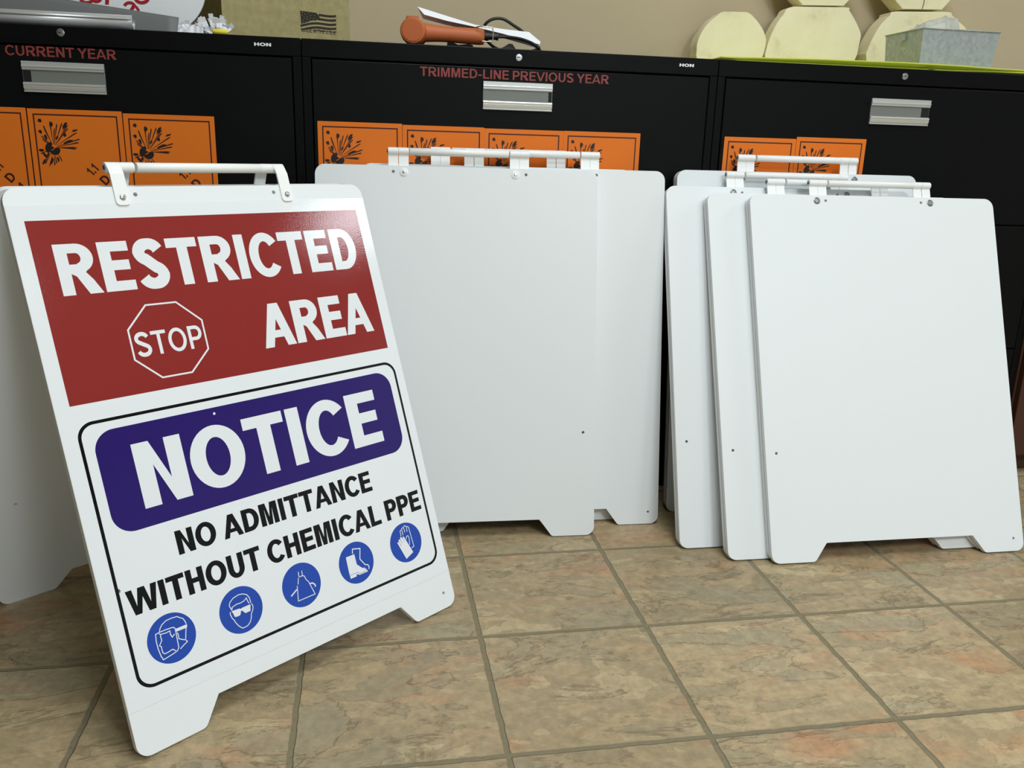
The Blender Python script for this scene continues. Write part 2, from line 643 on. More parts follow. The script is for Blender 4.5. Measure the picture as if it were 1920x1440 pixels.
    if ch == 'S':
        sp = arc(.39, .745, .375 - w / 2, .27 - h / 2, 14, 245, 18) + arc(.40, .262, .385 - w / 2, .277 - h / 2, 66, -166, 18)
        P = [Vector(p) for p in sp]
        L, R = [], []
        for i in range(len(P)):
            t = (P[min(i + 1, len(P) - 1)] - P[max(i - 1, 0)]).normalized()
            nn = Vector((-t.y, t.x))
            hw = (w * abs(t.y) + h * abs(t.x)) / 2 / max(.7, abs(t.x) + abs(t.y)) * 1.12
            L.append(tuple(P[i] + nn * hw))
            R.append(tuple(P[i] - nn * hw))
        return [[L + R[::-1]]], .79, .05, .05
    if ch == '-':
        return [[[(0, .28), (.38, .28), (.38, .28 + h), (0, .28 + h)]]], .38, .06, .06
    if ch == '.':
        return [[[(0, 0), (w, 0), (w, w), (0, w)]]], w, .08, .08
    if ch == '1':
        return [[[(.24, 0), (.24 + w, 0), (.24 + w, 1), (.29, 1), (.21, .88), (0, .78), (0, .60), (.24, .69)]]], .24 + w, .08, .12
    return [], .30, 0, 0


def text_groups(s, x0, z0, x1, z1, w, h, gap=1.0):
    """a line of capitals filling the box exactly"""
    x, groups, first = 0.0, [], True
    hi = 0.0
    for ch in s:
        g, gw, lb, rb = glyph(ch, w, h)
        if not first:
            x += lb * gap
        for con in g:
            groups.append([[(p[0] + x, p[1]) for p in c] for c in con])
        x += gw
        hi = x
        x += rb * gap
        first = False
    k_ = (x1 - x0) / hi
    return [[[(x0 + p[0] * k_, z0 + p[1] * (z1 - z0)) for p in c] for c in con] for con in groups]


def place(groups, ox, oz, ang, sc):
    ca, sa = math.cos(ang), math.sin(ang)
    return [[[(ox + sc * (p[0] * ca - p[1] * sa), oz + sc * (p[0] * sa + p[1] * ca)) for p in c] for c in con] for con in groups]


# ------------------------------------------------------------------ the setting
WALL_Y = 0.80
structure(link('floor', box_mesh('floor', -3.2, 5.0, -4.6, WALL_Y + .05, -0.05, 0, M['floor'])))
structure(link('ceiling', box_mesh('ceiling', -3.2, 5.0, -4.6, WALL_Y + .05, CEIL, CEIL + .05, M['ceiling'])))
structure(link('wall_back', box_mesh('wall_back', -3.2, 5.0, WALL_Y, WALL_Y + .1, 0, CEIL, M['wall'])))
structure(link('wall_front', box_mesh('wall_front', -3.2, 5.0, -4.7, -4.6, 0, CEIL, M['wall_pale'])))
structure(link('wall_left', box_mesh('wall_left', -3.3, -3.2, -4.6, WALL_Y, 0, CEIL, M['wall_dim'])))
structure(link('wall_right', box_mesh('wall_right', 5.0, 5.1, -4.6, WALL_Y, 0, CEIL, M['wall_pale'])))

# ------------------------------------------------------------------ filing cabinets
CY = 0.32635          # front plane of drawers and top rail
CB = 0.78             # back
TOP = 1.0462
CW = 0.9270
SEAMS = (-1.2420, -0.3138, 0.6144)

pull_prof = [(-.0005, .0295), (-.0035, .0295), (-.0045, .0285), (-.0045, .0215), (-.0062, .0205), (-.0062, .0185), (-.0045, .0175),
             (-.0045, .0135), (-.0012, .0125), (-.0012, -.0105), (-.0060, -.0115), (-.0068, -.0135), (-.0062, -.0160), (-.0050, -.0165),
             (-.0062, -.0180), (-.0050, -.0240), (-.0022, -.0246), (-.0022, -.0262), (-.0050, -.0272), (-.0048, -.0292), (-.0005, -.0292)]


def pull_mesh():
    bm = bmesh.new()
    a = [bm.verts.new((-.0775, y, z)) for y, z in pull_prof]
    b = [bm.verts.new((.0775, y, z)) for y, z in pull_prof]
    n = len(a)
    for i in range(n):
        j = (i + 1) % n
        bm.faces.new((a[i], a[j], b[j], b[i]))
    for ring in (a, b[::-1]):
        for t in tess([[(y, z) for y, z in pull_prof]])[1]:
            pass
    flat, tris = tess([[(y, z) for y, z in pull_prof]])
    for t in tris:
        bm.faces.new([a[i] for i in t])
        bm.faces.new([b[i] for i in t[::-1]])
    return bm_mesh('drawer_pull', bm, M['alu'])


PULL = pull_mesh()
LOCK = rev_mesh('lock', [(.0078, 0), (.0078, -.002), (.0066, -.0034), (.003, -.0036)], M['steel'], 24, smooth=False)
BADGE_W = .034


def cabinet(x0, label, texts, plates):
    cx = x0 + CW / 2 + .0006
    t = thing('filing_cabinet', label, 'filing cabinet', (cx, CY, 0), 0, 'black lateral filing cabinets along the wall')
    hw = CW / 2
    bm = bmesh.new()
    add_box(bm, -hw, hw, 0, CB - CY, 1.0098, TOP)                 # top and its front rail
    add_box(bm, -hw, -hw + .0180, .001, CB - CY, .0, 1.0098)      # side panels with front stiles
    add_box(bm, hw - .0180, hw, .001, CB - CY, .0, 1.0098)
    add_box(bm, -hw + .018, hw - .018, CB - CY - .004, CB - CY, .0, 1.0098)
    add_box(bm, -hw + .018, hw - .018, .012, CB - CY - .01, .0, .036)
    for z in (.357, .681):
        add_box(bm, -hw + .018, hw - .018, .014, .03, z - .006, z + .008)
    add_box(bm, -hw + .018, hw - .018, .016, .03, .995, 1.0098)
    soften(link('cabinet_body', bm_mesh('cabinet_body', bm, M['black_steel']), t), .0015, 2)
    for i, (za, zb) in enumerate(((.686, 1.0058), (.362, .682), (.040, .358))):
        bm = bmesh.new()
        add_box(bm, -hw + .0205, hw - .0205, 0, .024, za, zb)
        d = soften(link('drawer', bm_mesh('drawer', bm, M['drawer']), t), .0014, 2)
        pz = zb - .058
        p = link('drawer_pull', PULL, d, (0 + plates[i][0], -.0002, pz))
        ins = plates[i][1]
        link('label_insert', box_mesh('label_insert', ins[0], ins[1], -.0023, -.00135, -.0103, .0123, M['label_insert']), d, (plates[i][0], 0, pz))['label'] = 'grey label strip'
        link('label_slot', box_mesh('label_slot', -.0770, .0770, -.00185, -.00145, -.0100, .0120, M['gap']), d, (plates[i][0], 0, pz))['label'] = 'dark empty end of the label slot'
        if i == 0 and texts:
            s, tx0, tz0, tx1, tz1 = texts
            me = flat_mesh('lettering', text_groups(s, tx0 - cx, tz0, tx1 - cx, tz1, .19, .155, 1.05), M['red_letter'])
            link('lettering', me, d, (0, -.0006, 0))['label'] = 'dull red lettering'
    lx = -.001
    lk = link('lock', LOCK, t, (plates[3] - cx, 0, 1.0290 if x0 > -1 else 1.0335))
    lk['label'] = 'round chrome lock'
    link('keyhole', box_mesh('keyhole', -.0042, .0022, -.0040, -.0037, -.0007, .0008, M['gap']), lk)
    bz0, bz1 = 1.0268, 1.0332
    bx = hw - .0940
    bd = flat_mesh('badge', text_groups('HON', bx, bz0, bx + BADGE_W, bz1, .25, .24, .55), M['white_plastic'])
    link('badge', bd, t, (0, -.0006, 0))['label'] = 'small silver name badge'
    return t


cabinet(SEAMS[0], 'black filing cabinet with CURRENT YEAR lettered in red above its top pull', ('CURRENT YEAR', -.8878, .9868, -.6800, 1.0058),
        ((-.0045, (-.062, .0772)), (-.0045, (-.076, .076)), (-.0045, (-.076, .076)), -.7812))
cabinet(SEAMS[1], 'black filing cabinet with TRIMMED-LINE PREVIOUS YEAR lettered in red', ('TRIMMED-LINE PREVIOUS YEAR', -.0654, .9822, .3568, 1.0012),
        ((-.0003, (-.0772, .069)), (-.0003, (-.076, .076)), (-.0003, (-.076, .076)), .1501))
cabinet(SEAMS[2], 'black filing cabinet without red lettering, under the wooden rounds and galvanized tray', None,
        ((.0040, (-.0772, .056)), (.0040, (-.076, .076)), (.0040, (-.076, .076)), 1.0829))

bc = thing('wooden_cabinet', 'dark brown wooden cabinet beside the cabinet without red lettering', 'cabinet', (1.548, CY, 0), 0)
bm = bmesh.new()
add_box(bm, 0, .60, .002, .42, .05, .88)
add_box(bm, .01, .59, .03, .42, 0, .05)
soften(link('cabinet_body', bm_mesh('cabinet_body', bm, M['brown']), bc), .004, 3)
for dx in (.004, .302):
    dr = soften(link('door', box_mesh('door', dx, dx + .294, -.016, .0015, .06, .87, M['brown']), bc), .003, 2)
    link('door_knob', rev_mesh('door_knob', [(.006, -.016), (.006, -.024), (.012, -.030), (.010, -.036)], M['alu'], 16, 'y', (.270 if dx < .1 else .330, 0, .60)), dr)

# ------------------------------------------------------------------ hazard placards
spk = [(.0268, -.0316), (.0404, -.0235), (.0479, -.0365), (.0538, -.0276), (.0639, -.0252), (.0738, -.03), (.0737, -.0361), (.0905, -.0437),
       (.0949, -.057), (.0927, -.0638), (.0881, -.0742), (.0859, -.0769), (.0205, -.0526), (.0226, -.0597), (.0285, -.0381),
       (.0225, -.1092), (.0412, -.1118), (.0456, -.1076), (.0571, -.1031), (.0158, -.0892), (.0315, -.1131), (.0187, -.1083)]
frags = [(.0219, -.0226, .0036, .0036, 0), (.0427, -.03, .0030, .0056, -10), (.0687, -.0312, .0026, .0098, -32), (.0861, -.0408, .0022, .0058, -72),
         (.0208, -.0455, .0032, .0042, 40), (.0296, -.0544, .0028, .0056, 20), (.0512, -.0558, .0020, .0042, -30), (.0663, -.0497, .0034, .0042, -30),
         (.0718, -.0634, .0026, .0108, -64), (.0192, -.0814, .0052, .0032, 10), (.025, -.0915, .0030, .0064, 40), (.0306, -.0903, .0022, .0050, -30),
         (.0216, -.104, .0022, .0066, -38), (.0367, -.1026, .0026, .0086, -24), (.049, -.0992, .0020, .0056, 14)]


def bomb_groups():
    rnd = random.Random(3)
    cx, cz = .0432, -.0755
    g = []
    for x, z in spk:
        d = Vector((x - cx, z - cz))
        L = d.length
        d.normalize()
        nn = Vector((-d.y, d.x))
        s = Vector((cx, cz)) + d * (.006 if z > cz else .012)
        e = Vector((x, z))
        g.append([[tuple(s + nn * .0002), tuple(s - nn * .0002), tuple(e - nn * .0014 + d * rnd.uniform(-.004, 0)), tuple(e), tuple(e + nn * .0011 + d * rnd.uniform(-.008, -.002))]])
    for x, z, a, b, r in frags:
        q = []
        for i in range(9):
            t = 2 * PI * i / 9
            k_ = rnd.uniform(.72, 1.25)
            px, pz = a * k_ * math.cos(t), b * k_ * math.sin(t)
            ca, sa = math.cos(math.radians(r)), math.sin(math.radians(r))
            q.append((x + px * ca - pz * sa, z + px * sa + pz * ca))
        g.append([q])
    # the broken ball: two lumps with a bite out of the top
    ball = arc(.0405, -.0775, .0140, .0132, 100, 226, 14) + [(.0355, -.0835), (.0385, -.0800), (.0425, -.0778), (.0440, -.0752), (.0392, -.0728), (.0408, -.0690)]
    g.append([ball])
    ball2 = [(.0420, -.0800), (.0455, -.0762), (.0490, -.0752), (.0530, -.0745)] + arc(.0445, -.0802, .0105, .0100, 25, -165, 14)
    g.append([ball2])
    return g


SHEET = plate('placard_sheet', [fillet([(0, -.1806), (.1806, -.1806), (.1806, 0), (0, 0)], [.001] * 4, 2)], -.0007, 0, M['orange'])
BORDER = flat_mesh('border_line', [[[(.0096, -.1712), (.1712, -.1712), (.1712, -.0096), (.0096, -.0096)],
                                    [(.0123, -.1685), (.1685, -.1685), (.1685, -.0123), (.0123, -.0123)]]], M['maroon'])
BOMB = flat_mesh('explosion_symbol', bomb_groups(), M['blackink'], .000004)
A45 = math.radians(45)
tg = place(text_groups('1.1', 0, 0, .0195, .0188, .23, .19), .1128, -.1318, A45, 1.0)
tg += place(text_groups('D', 0, 0, .0158, .0188, .22, .19), .1372, -.1502, A45, 1.0)
tg += place(text_groups('1', 0, 0, .0080, .0188, .23, .19), .1600, -.1660, A45, 1.0)
DIV = flat_mesh('division_lettering', tg, M['maroon'])


def placard(x, z, label, lift=0.0):
    t = thing('hazard_placard', label, 'hazard sign', (x, CY - .0006 - lift, z), 0, 'orange explosives placards on the cabinet drawers')
    link('placard_sheet', SHEET, t)
    link('border_line', BORDER, t, (0, -.0009, 0))['label'] = 'maroon border line'
    link('explosion_symbol', BOMB, t, (0, -.0009, 0))['label'] = 'black bursting bomb symbol'
    link('division_lettering', DIV, t, (0, -.0009, 0))['label'] = 'maroon 1.1 D lettering'
    return t


c1 = 'on the CURRENT YEAR cabinet'
placard(-1.0436, .8878, 'orange explosives placard cut by the photo edge, ' + c1)
placard(-.8605, .8868, 'orange explosives placard %s, whole bomb symbol showing' % c1)
placard(-.6779, .8834, 'orange explosives placard %s, behind the printed sign handle bar' % c1)
c2 = 'on the TRIMMED-LINE cabinet'
placard(-.2852, .8818, 'orange explosives placard %s, first from the left, nearest the CURRENT YEAR cabinet' % c2)
placard(-.1038, .8798, 'orange explosives placard %s, second of four from the left' % c2)
placard(.0769, .8783, 'orange explosives placard %s, third of four from the left' % c2)
placard(.2578, .8788, 'orange explosives placard %s, last of four, with bare black steel beside it' % c2)
c3 = 'on the cabinet without red lettering'
placard(.6435, .8783, 'orange explosives placard %s, beside the cabinet seam' % c3)
placard(.8250, .8832, 'orange explosives placard %s, farther from the seam, below the pull' % c3)

# ------------------------------------------------------------------ sandwich boards
BW, BH, BT, BG = 0.6022, 0.8073, 0.0105, 0.0030
AX = 0.8393            # height of the handle axis along the panel
AXY_OPEN = 0.0096      # handle axis behind the outer face of an open board
FRONT = dict(bolts=(.1600, .4405), empty=(.1815, .4177), side=(.0250, .2335), foot=(.5780, .0280))
MIDK = dict(bolts=(.1837, .4211), empty=(.1614, .4444), side=(.0250, .2335), foot=(.5780, .0280))
REAR = dict(bolts=(.1837, .4211), empty=(.1614, .4444), side=(.5752, .2335), foot=(.0242, .0280))


def panel_mesh(kind, cut=0.0):
    z0 = cut
    out = fillet([(0, z0), (.0990, z0), (.1275, .0388), (.4775, .0388), (.5055, z0), (BW, z0), (BW, BH), (0, BH)],
                 [.019, .012, .002, .002, .010, .019, .021, .021], 7)
    holes = [circle(x, .7935 + .0015, .0032, 14)[::-1] for x in kind['empty']]
    holes += [circle(kind['side'][0], kind['side'][1], .0032, 14)[::-1], circle(kind['foot'][0], kind['foot'][1], .0030, 14)[::-1]]
    return plate('panel', [out] + holes, 0, BT, M['board'])


P_FRONT = panel_mesh(FRONT)
P_REAR = panel_mesh(REAR)
P_MID = panel_mesh(MIDK)
P_FRONT_CUT = panel_mesh(FRONT, .0056)
P_REAR_CUT = panel_mesh(REAR, .0056)


def strap_mesh(y0, y1, ya, zlow):
    """hinge strap: plate at y0..y1 from zlow up to the axis at y=ya, with a barrel round the axis"""
    bm = bmesh.new()
    hw = .0103
    low = fillet([(-hw, zlow), (hw, zlow), (hw, .826), (-hw, .826)], [.006, .006, 0, 0], 5)
    plate_bm(bm, [low], y0, y1)
    dy = ya - (y0 + y1) / 2
    dy = max(-.0045, min(.0045, dy))
    vs = []
    for z, d in ((.826, 0), (AX, dy)):
        vs.append([bm.verts.new((x, y + d, z)) for x, y in ((-hw, y0), (hw, y0), (hw, y1), (-hw, y1))])
    for i in range(4):
        j = (i + 1) % 4
        bm.faces.new((vs[0][i], vs[0][j], vs[1][j], vs[1][i]))
    revolve(bm, [(.0070, -hw - .0006), (.0079, -hw + .0002), (.0079, hw - .0002), (.0070, hw + .0006)], 20, 'x', (0, ya, AX))
    return bm_mesh('hinge_strap', bm, M['white_plastic'])


AXF = BT + BG / 2
STRAP_OPEN = strap_mesh(-.0032, 0.0, AXY_OPEN, .7785)
STRAP_FOLD = strap_mesh(BT + .0002, BT + .0027, AXF, .780)
GRIP = rev_mesh('grip_tube', [(.0068, -.1060), (.0077, -.1052), (.0077, .1052), (.0068, .1060)], M['white_plastic'], 20, 'x', smooth=True)
AXLE = rev_mesh('axle_end', [(.0036, -.0012), (.0036, .0012)], M['hole_dark'], 12, 'x')


def screw_mesh():
    bm = bmesh.new()
    revolve(bm, [(.0044, .0002), (.0046, -.0012), (.0036, -.0026), (.0016, -.0031)], 18)
    add_box(bm, -.0042, .0042, -.0034, -.0024, -.0005, .0005)
    return bm_mesh('screw', bm, M['steel'])


SCREW = screw_mesh()
BOLT = rev_mesh('bolt', [(.0078, .0002), (.0078, -.0008), (.0062, -.0016), (.0054, -.0010), (.0048, -.0018), (.0022, -.0020)], M['washer_steel'], 24)
WASHER = rev_mesh('washer', [(.0090, .0002), (.0090, -.0009), (.0068, -.0013), (.0064, -.0022), (.0045, -.0022)], M['white_plastic'], 24)
BOLT_SMALL = rev_mesh('bolt', [(.0036, -.0015), (.0034, -.0026), (.0018, -.0030)], M['steel'], 16)


def board(label, x0, y0, yaw_deg, lean_deg, front='F', spread=None, bolt='steel', group=None):
    """x0,y0 = where the lower left corner of the outer front face is seen on the floor"""
    lean, yaw = math.radians(lean_deg), math.radians(yaw_deg)
    lift = BT * math.sin(lean)
    p = Vector((x0, y0, 0))
    p = p + (CAM - p) * (lift / CAM.z)
    t = thing('sandwich_board', label, 'sandwich board', (p.x, p.y, 0), yaw, group)
    kind, other = {'F': (FRONT, REAR), 'R': (REAR, FRONT), 'M': (MIDK, FRONT)}[front]
    fm = {'F': P_FRONT, 'R': P_REAR, 'M': P_MID}[front]
    rf = (-lean, 0, 0)
    fl = Vector((0, 0, lift))
    fp = link('front_panel', fm, t, fl, rf)
    soften(fp, .0011, 2, 50)
    Rf = Matrix.Rotation(-lean, 4, 'X')
    if spread is None:
        rm = P_REAR_CUT if front == 'F' else P_FRONT_CUT
        rr_ = (lean, 0, PI)
        rl = fl + Rf @ Vector((BW, 2 * BT + BG, 0))
        ax_y, strap = AXF, STRAP_FOLD
    else:
        rm = P_REAR if front == 'F' else P_FRONT
        rr_ = (-lean, 0, PI)
        rl = Vector((BW, spread, lift))
        ax_y, strap = AXY_OPEN, STRAP_OPEN
    bp = link('back_panel', rm, t, rl, rr_)
    soften(bp, .0011, 2, 50)
    for pan, kd, loc, rot, sgn in ((fp, kind, fl, rf, 1), (bp, other, rl, rr_, -1)):
        Rm = Matrix.Rotation(rot[2], 4, 'Z') @ Matrix.Rotation(rot[0], 4, 'X')
        for bx in kd['bolts']:
            link('hinge_strap', strap, t, loc + Rm @ Vector((bx, 0, 0)), rot)
            if spread is not None:
                link('screw', SCREW, t, loc + Rm @ Vector((bx + .0005, -.0032, .7905)), rot)['label'] = 'silver slotted screw'
            elif sgn < 0:
                continue
            elif bolt == 'white':
                link('washer', WASHER, t, loc + Rm @ Vector((bx, 0, .7940)), rot)['label'] = 'white plastic washer'
                link('bolt', BOLT_SMALL, t, loc + Rm @ Vector((bx, 0, .7940)), rot)['label'] = 'silver bolt'
            else:
                link('bolt', BOLT, t, loc + Rm @ Vector((bx, 0, .7945)), rot)['label'] = 'silver bolt with washer'
    gx_ = (.1600 + .4405) / 2 + .0018
    link('grip_tube', GRIP, t, fl + Rf @ Vector((gx_, ax_y, AX)), rf)
    for ex in (.1600 - .0106, .4405 + .0106):
        link('axle_end', AXLE, t, fl + Rf @ Vector((ex, ax_y, AX)), rf)['label'] = 'dark axle end'
    return t, fp


D2 = 1.0
SIGN, SIGN_P = board('printed sandwich board with red RESTRICTED AREA banner and blue NOTICE panel', -.5096, -.5521, 37.5, 19.81, 'F', spread=.587)
GM = 'blank white sandwich boards leaning on the cabinets'
board('blank white sandwich board with white washers, frontmost behind the printed sign', -.2936, .0915, -1.68, 10.8, 'R', bolt='white', group=GM)
board('blank white sandwich board directly behind the one with white washers, its foot hole showing', -.1272, .1296, -1.18, 9.82, 'M', group=GM)
board('blank white sandwich board hidden hindmost behind the washer board, only handle posts and foot showing', -.1960, .1620, -1.18, 9.55, 'F', group=GM)
board('blank white sandwich board, frontmost of the leaning stack beside the washer pair, fully visible', .6533, -.1076, -.32, 21.39, 'F', group=GM)
board('blank white sandwich board second from the front in the stack of four', .5660, -.0805, -.25, 21.5, 'F', group=GM)
board('blank white sandwich board third from the front in the stack of four', .4814, -.0152, .0, 19.0, 'F', group=GM)
board('blank white sandwich board hindmost of the stack of four, highest handle, nearest the drawers', .5185, .1774, -.52, 7.74, 'F', group=GM)

# ---- printing on the sign (sub-parts of its front panel)
DEC = 0.0005
dec_hole = [circle(.0250, .2335, .0032, 14)[::-1]]
link('vinyl_sheet', plate('vinyl_sheet', [[(.0004, .0658), (BW - .0004, .0640), (BW - .0004, .7812), (.0004, .7825)]] + dec_hole, -DEC, -.00002, M['vinyl']), SIGN_P)['label'] = 'glossy white printed sheet'


def ink(name, groups, mat, layer, label=None, step=0.0):
    o = link(name, flat_mesh(name, groups, mat, step), SIGN_P, (0, -DEC - .00006 * layer, 0))
    if label:
        o['label'] = label
    return o


ink('red_banner', [[[(.0207, .4988), (.5803, .4984), (.5797, .7596), (.0205, .7602)]]], M['red_print'], 1, 'red banner')
ink('lettering', text_groups('RESTRICTED', .0476, .6520, .5592, .7255, .275, .20, .72), M['white_print'], 2, 'white RESTRICTED lettering')
ink('lettering', text_groups('AREA', .3350, .5338, .5590, .6068, .285, .205, .5), M['white_print'], 2, 'white AREA lettering')
octo = [(.1559, .6284), (.2039, .6280), (.2389, .5948), (.2386, .5480), (.2038, .5155), (.1562, .5153), (.1213, .5482), (.1216, .5939)]
occ = Vector((.1800, .5717))
octi = [tuple(occ + (Vector(p) - occ) * .955) for p in octo]
ink('stop_octagon', [[octo[::-1], octi]], M['white_print'], 2, 'white octagon outline')
ink('lettering', text_groups('STOP', .1285, .5518, .2322, .5875, .175, .15, 1.05), M['white_print'], 2, 'white STOP lettering')
ink('frame_line', [[rrect(.0210, .0880, .5850, .4733, .0235, 10), rrect(.0256, .0926, .5804, .4687, .0195, 10)]], M['black_print'], 1, 'black rounded frame line')
ink('navy_banner', [[rrect(.0392, .3078, .5668, .4570, .0300, 12), circle(.2219, .4474, .0021, 10)[::-1]]], M['navy_print'], 1, 'dark blue rounded banner')
ink('lettering', text_groups('NOTICE', .0876, .3340, .5250, .4292, .275, .195, .6), M['white_print'], 2, 'white NOTICE lettering')
ink('lettering', text_groups('NO ADMITTANCE', .1190, .2545, .4762, .2902, .265, .20, .62), M['black_print'], 1, 'black NO ADMITTANCE lettering')
ink('lettering', text_groups('WITHOUT CHEMICAL PPE', .0328, .1928, .5722, .2293, .265, .20, .62), M['black_print'], 1, 'black WITHOUT CHEMICAL PPE lettering')

PIC = {
 'face_shield_symbol': (.0808, .1438, {"lines":[[[0.0658,0.1589],[0.0679,0.1635],[0.0717,0.1674],[0.0782,0.1706],[0.0869,0.1711],[0.0947,0.1703],[0.0977,0.1676],[0.1021,0.1645],[0.104,0.1601],[0.105,0.1552]],[[0.0598,0.1574],[0.0652,0.1581],[0.0752,0.1584],[0.0859,0.1577],[0.0881,0.155],[0.0879,0.1482],[0.0873,0.1368],[0.0869,0.1268],[0.084,0.1233],[0.0778,0.1215],[0.0622,0.1188],[0.0601,0.1251],[0.0586,0.1364],[0.0584,0.1473],[0.0598,0.1574]],[[0.0645,0.1566],[0.0662,0.1548],[0.0741,0.1538],[0.0801,0.1546],[0.0797,0.1501],[0.0813,0.1447],[0.0856,0.1477]],[[0.0668,0.1546],[0.0657,0.1514],[0.0662,0.1462],[0.0615,0.1399],[0.0635,0.1376],[0.0634,0.133],[0.0638,0.1285],[0.066,0.1261],[0.0711,0.1265],[0.0779,0.128],[0.0817,0.1242]],[[0.1034,0.15],[0.1014,0.1428],[0.0993,0.1348]],[[0.0897,0.1482],[0.0904,0.1435],[0.0897,0.1391],[0.0944,0.1357],[0.099,0.1335],[0.1007,0.1302],[0.0945,0.1273],[0.0886,0.1239]]],"fills":[[[0.0886,0.1541],[0.1059,0.1545],[0.105,0.1497],[0.0883,0.1499]]],"blue":[]}),
 'goggles_symbol': (.1909, .1437, {"lines":[[[0.1761,0.1485],[0.1739,0.1561],[0.1757,0.1606],[0.1823,0.1652],[0.1918,0.1672],[0.1991,0.166],[0.2051,0.1623],[0.2078,0.1564],[0.2082,0.1483]],[[0.1765,0.1487],[0.1778,0.1527],[0.1858,0.1545],[0.1912,0.1541],[0.1977,0.1549],[0.2031,0.1581],[0.2034,0.1541],[0.2054,0.1484]],[[0.1732,0.1467],[0.1722,0.1439],[0.1738,0.1368],[0.1762,0.1329],[0.1777,0.1278],[0.1815,0.1214],[0.1858,0.1165],[0.1884,0.1161],[0.1949,0.1168],[0.2001,0.1206],[0.203,0.1254],[0.2052,0.1324],[0.2077,0.1354],[0.2099,0.1398],[0.2102,0.1436],[0.2089,0.1468]]],"fills":[[[0.1751,0.1473],[0.1886,0.1466],[0.1907,0.1452],[0.193,0.1462],[0.207,0.1465],[0.2045,0.1366],[0.2028,0.1366],[0.1964,0.1364],[0.1947,0.1378],[0.1922,0.1417],[0.1896,0.1423],[0.1887,0.1388],[0.1867,0.1363],[0.1798,0.1364],[0.1781,0.1377],[0.1771,0.1432]]],"blue":[]}),
 'apron_symbol': (.2994, .1443, {"lines":[[[0.2985,0.1665],[0.2977,0.1589]],[[0.3049,0.1663],[0.3045,0.1585]],[[0.2978,0.1582],[0.304,0.158],[0.3073,0.1565],[0.3092,0.1495],[0.3125,0.1451],[0.319,0.1217],[0.2869,0.1215],[0.2911,0.1458]],[[0.2964,0.1574],[0.2932,0.1471]],[[0.2891,0.1403],[0.2765,0.1332]],[[0.3143,0.1411],[0.3188,0.1405],[0.3224,0.1369],[0.3228,0.1327]]],"fills":[],"blue":[]}),
 'boots_symbol': (.4094, .1444, {"lines":[[[0.4054,0.1613],[0.4074,0.1689],[0.4225,0.1652],[0.4175,0.1479],[0.4253,0.1353],[0.4304,0.1335],[0.4322,0.1296],[0.4306,0.1255]]],"fills":[[[0.3911,0.1595],[0.4087,0.1595],[0.4091,0.1412],[0.4183,0.1317],[0.4228,0.1308],[0.4259,0.1274],[0.4277,0.1224],[0.4101,0.1223],[0.404,0.1258],[0.4037,0.1219],[0.3911,0.1217],[0.3905,0.1348]]],"blue":[[[0.392,0.1277],[0.4058,0.1281],[0.4118,0.1243],[0.4242,0.1243]],[[0.4209,0.1295],[0.4239,0.1288],[0.4258,0.1255]]]}),
 'gloves_symbol': (.5203, .1446, {"lines":[[[0.5127,0.1584],[0.5131,0.1682],[0.5172,0.1695],[0.5177,0.1713],[0.5221,0.172],[0.5244,0.1743],[0.5281,0.1728],[0.5285,0.1713],[0.5325,0.1704],[0.5334,0.1678],[0.5356,0.1324],[0.5298,0.1313]],[[0.5175,0.1681],[0.5174,0.1589]],[[0.5226,0.1708],[0.5226,0.1625]],[[0.5285,0.1703],[0.528,0.1622]],[[0.5271,0.1378],[0.5292,0.1505],[0.5279,0.1549],[0.5245,0.1546],[0.5223,0.15]]],"fills":[[[0.5012,0.1499],[0.5046,0.1501],[0.5054,0.1489],[0.5051,0.1536],[0.5078,0.1543],[0.5093,0.1509],[0.5098,0.1567],[0.5121,0.1576],[0.5143,0.1539],[0.5159,0.1564],[0.5183,0.1563],[0.5311,0.1229],[0.5132,0.1159]]],"blue":[[[0.5054,0.1489],[0.5089,0.1411]],[[0.5095,0.1515],[0.5123,0.1456]],[[0.5147,0.1551],[0.5171,0.1477]]]}),
}
for nm, (pcx, pcz, d) in PIC.items():
    ink('safety_disc', [[circle(pcx, pcz, .0356, 48)]], M['blue_print'], 1, 'round blue safety disc')
    lw = .00125
    gs = [[f if area2(f) > 0 else f[::-1]] for f in d['fills']]
    for ln in d['lines']:
        wd = .0021 if nm == 'apron_symbol' and ln in (d['lines'][4], d['lines'][5]) else (.0017 if nm == 'boots_symbol' else lw)
        gs.append(stroke([tuple(q) for q in ln], wd))
    ink(nm, gs, M['white_print'], 2, 'white ' + nm.replace('_', ' '), .000003)
    if d['blue']:
        ink('symbol_line', [stroke([tuple(q) for q in ln], .0006) for ln in d['blue']], M['blue_print'], 3, 'thin blue detail line')

# ------------------------------------------------------------------ things on the cabinet tops
ZT = TOP + .0006

# cardboard box
BXW, BXD, BXH = .296, .25, .24
ang = math.radians(20)
bx_t = thing('cardboard_box', 'brown cardboard box printed with a flag and MADE IN THE U.S.A.', 'box', (-.4945, .500, ZT), ang)
bm = bmesh.new()
add_box(bm, 0, BXW, 0, BXD, 0, BXH)
link('carton', soften(link('tmp', bm_mesh('carton', bm, M['card']), None), .0015, 2).data, bx_t)
bpy.data.objects.remove(bpy.data.objects['tmp'])
bm = bmesh.new()
for s in (0, 1):
    add_box(bm, .0, BXW, .001 + s * (BXD / 2), BXD / 2 - .001 + s * (BXD / 2), BXH + .0006, BXH + .004)
link('lid_flap', bm_mesh('lid_flap', bm, M['card']), bx_t)


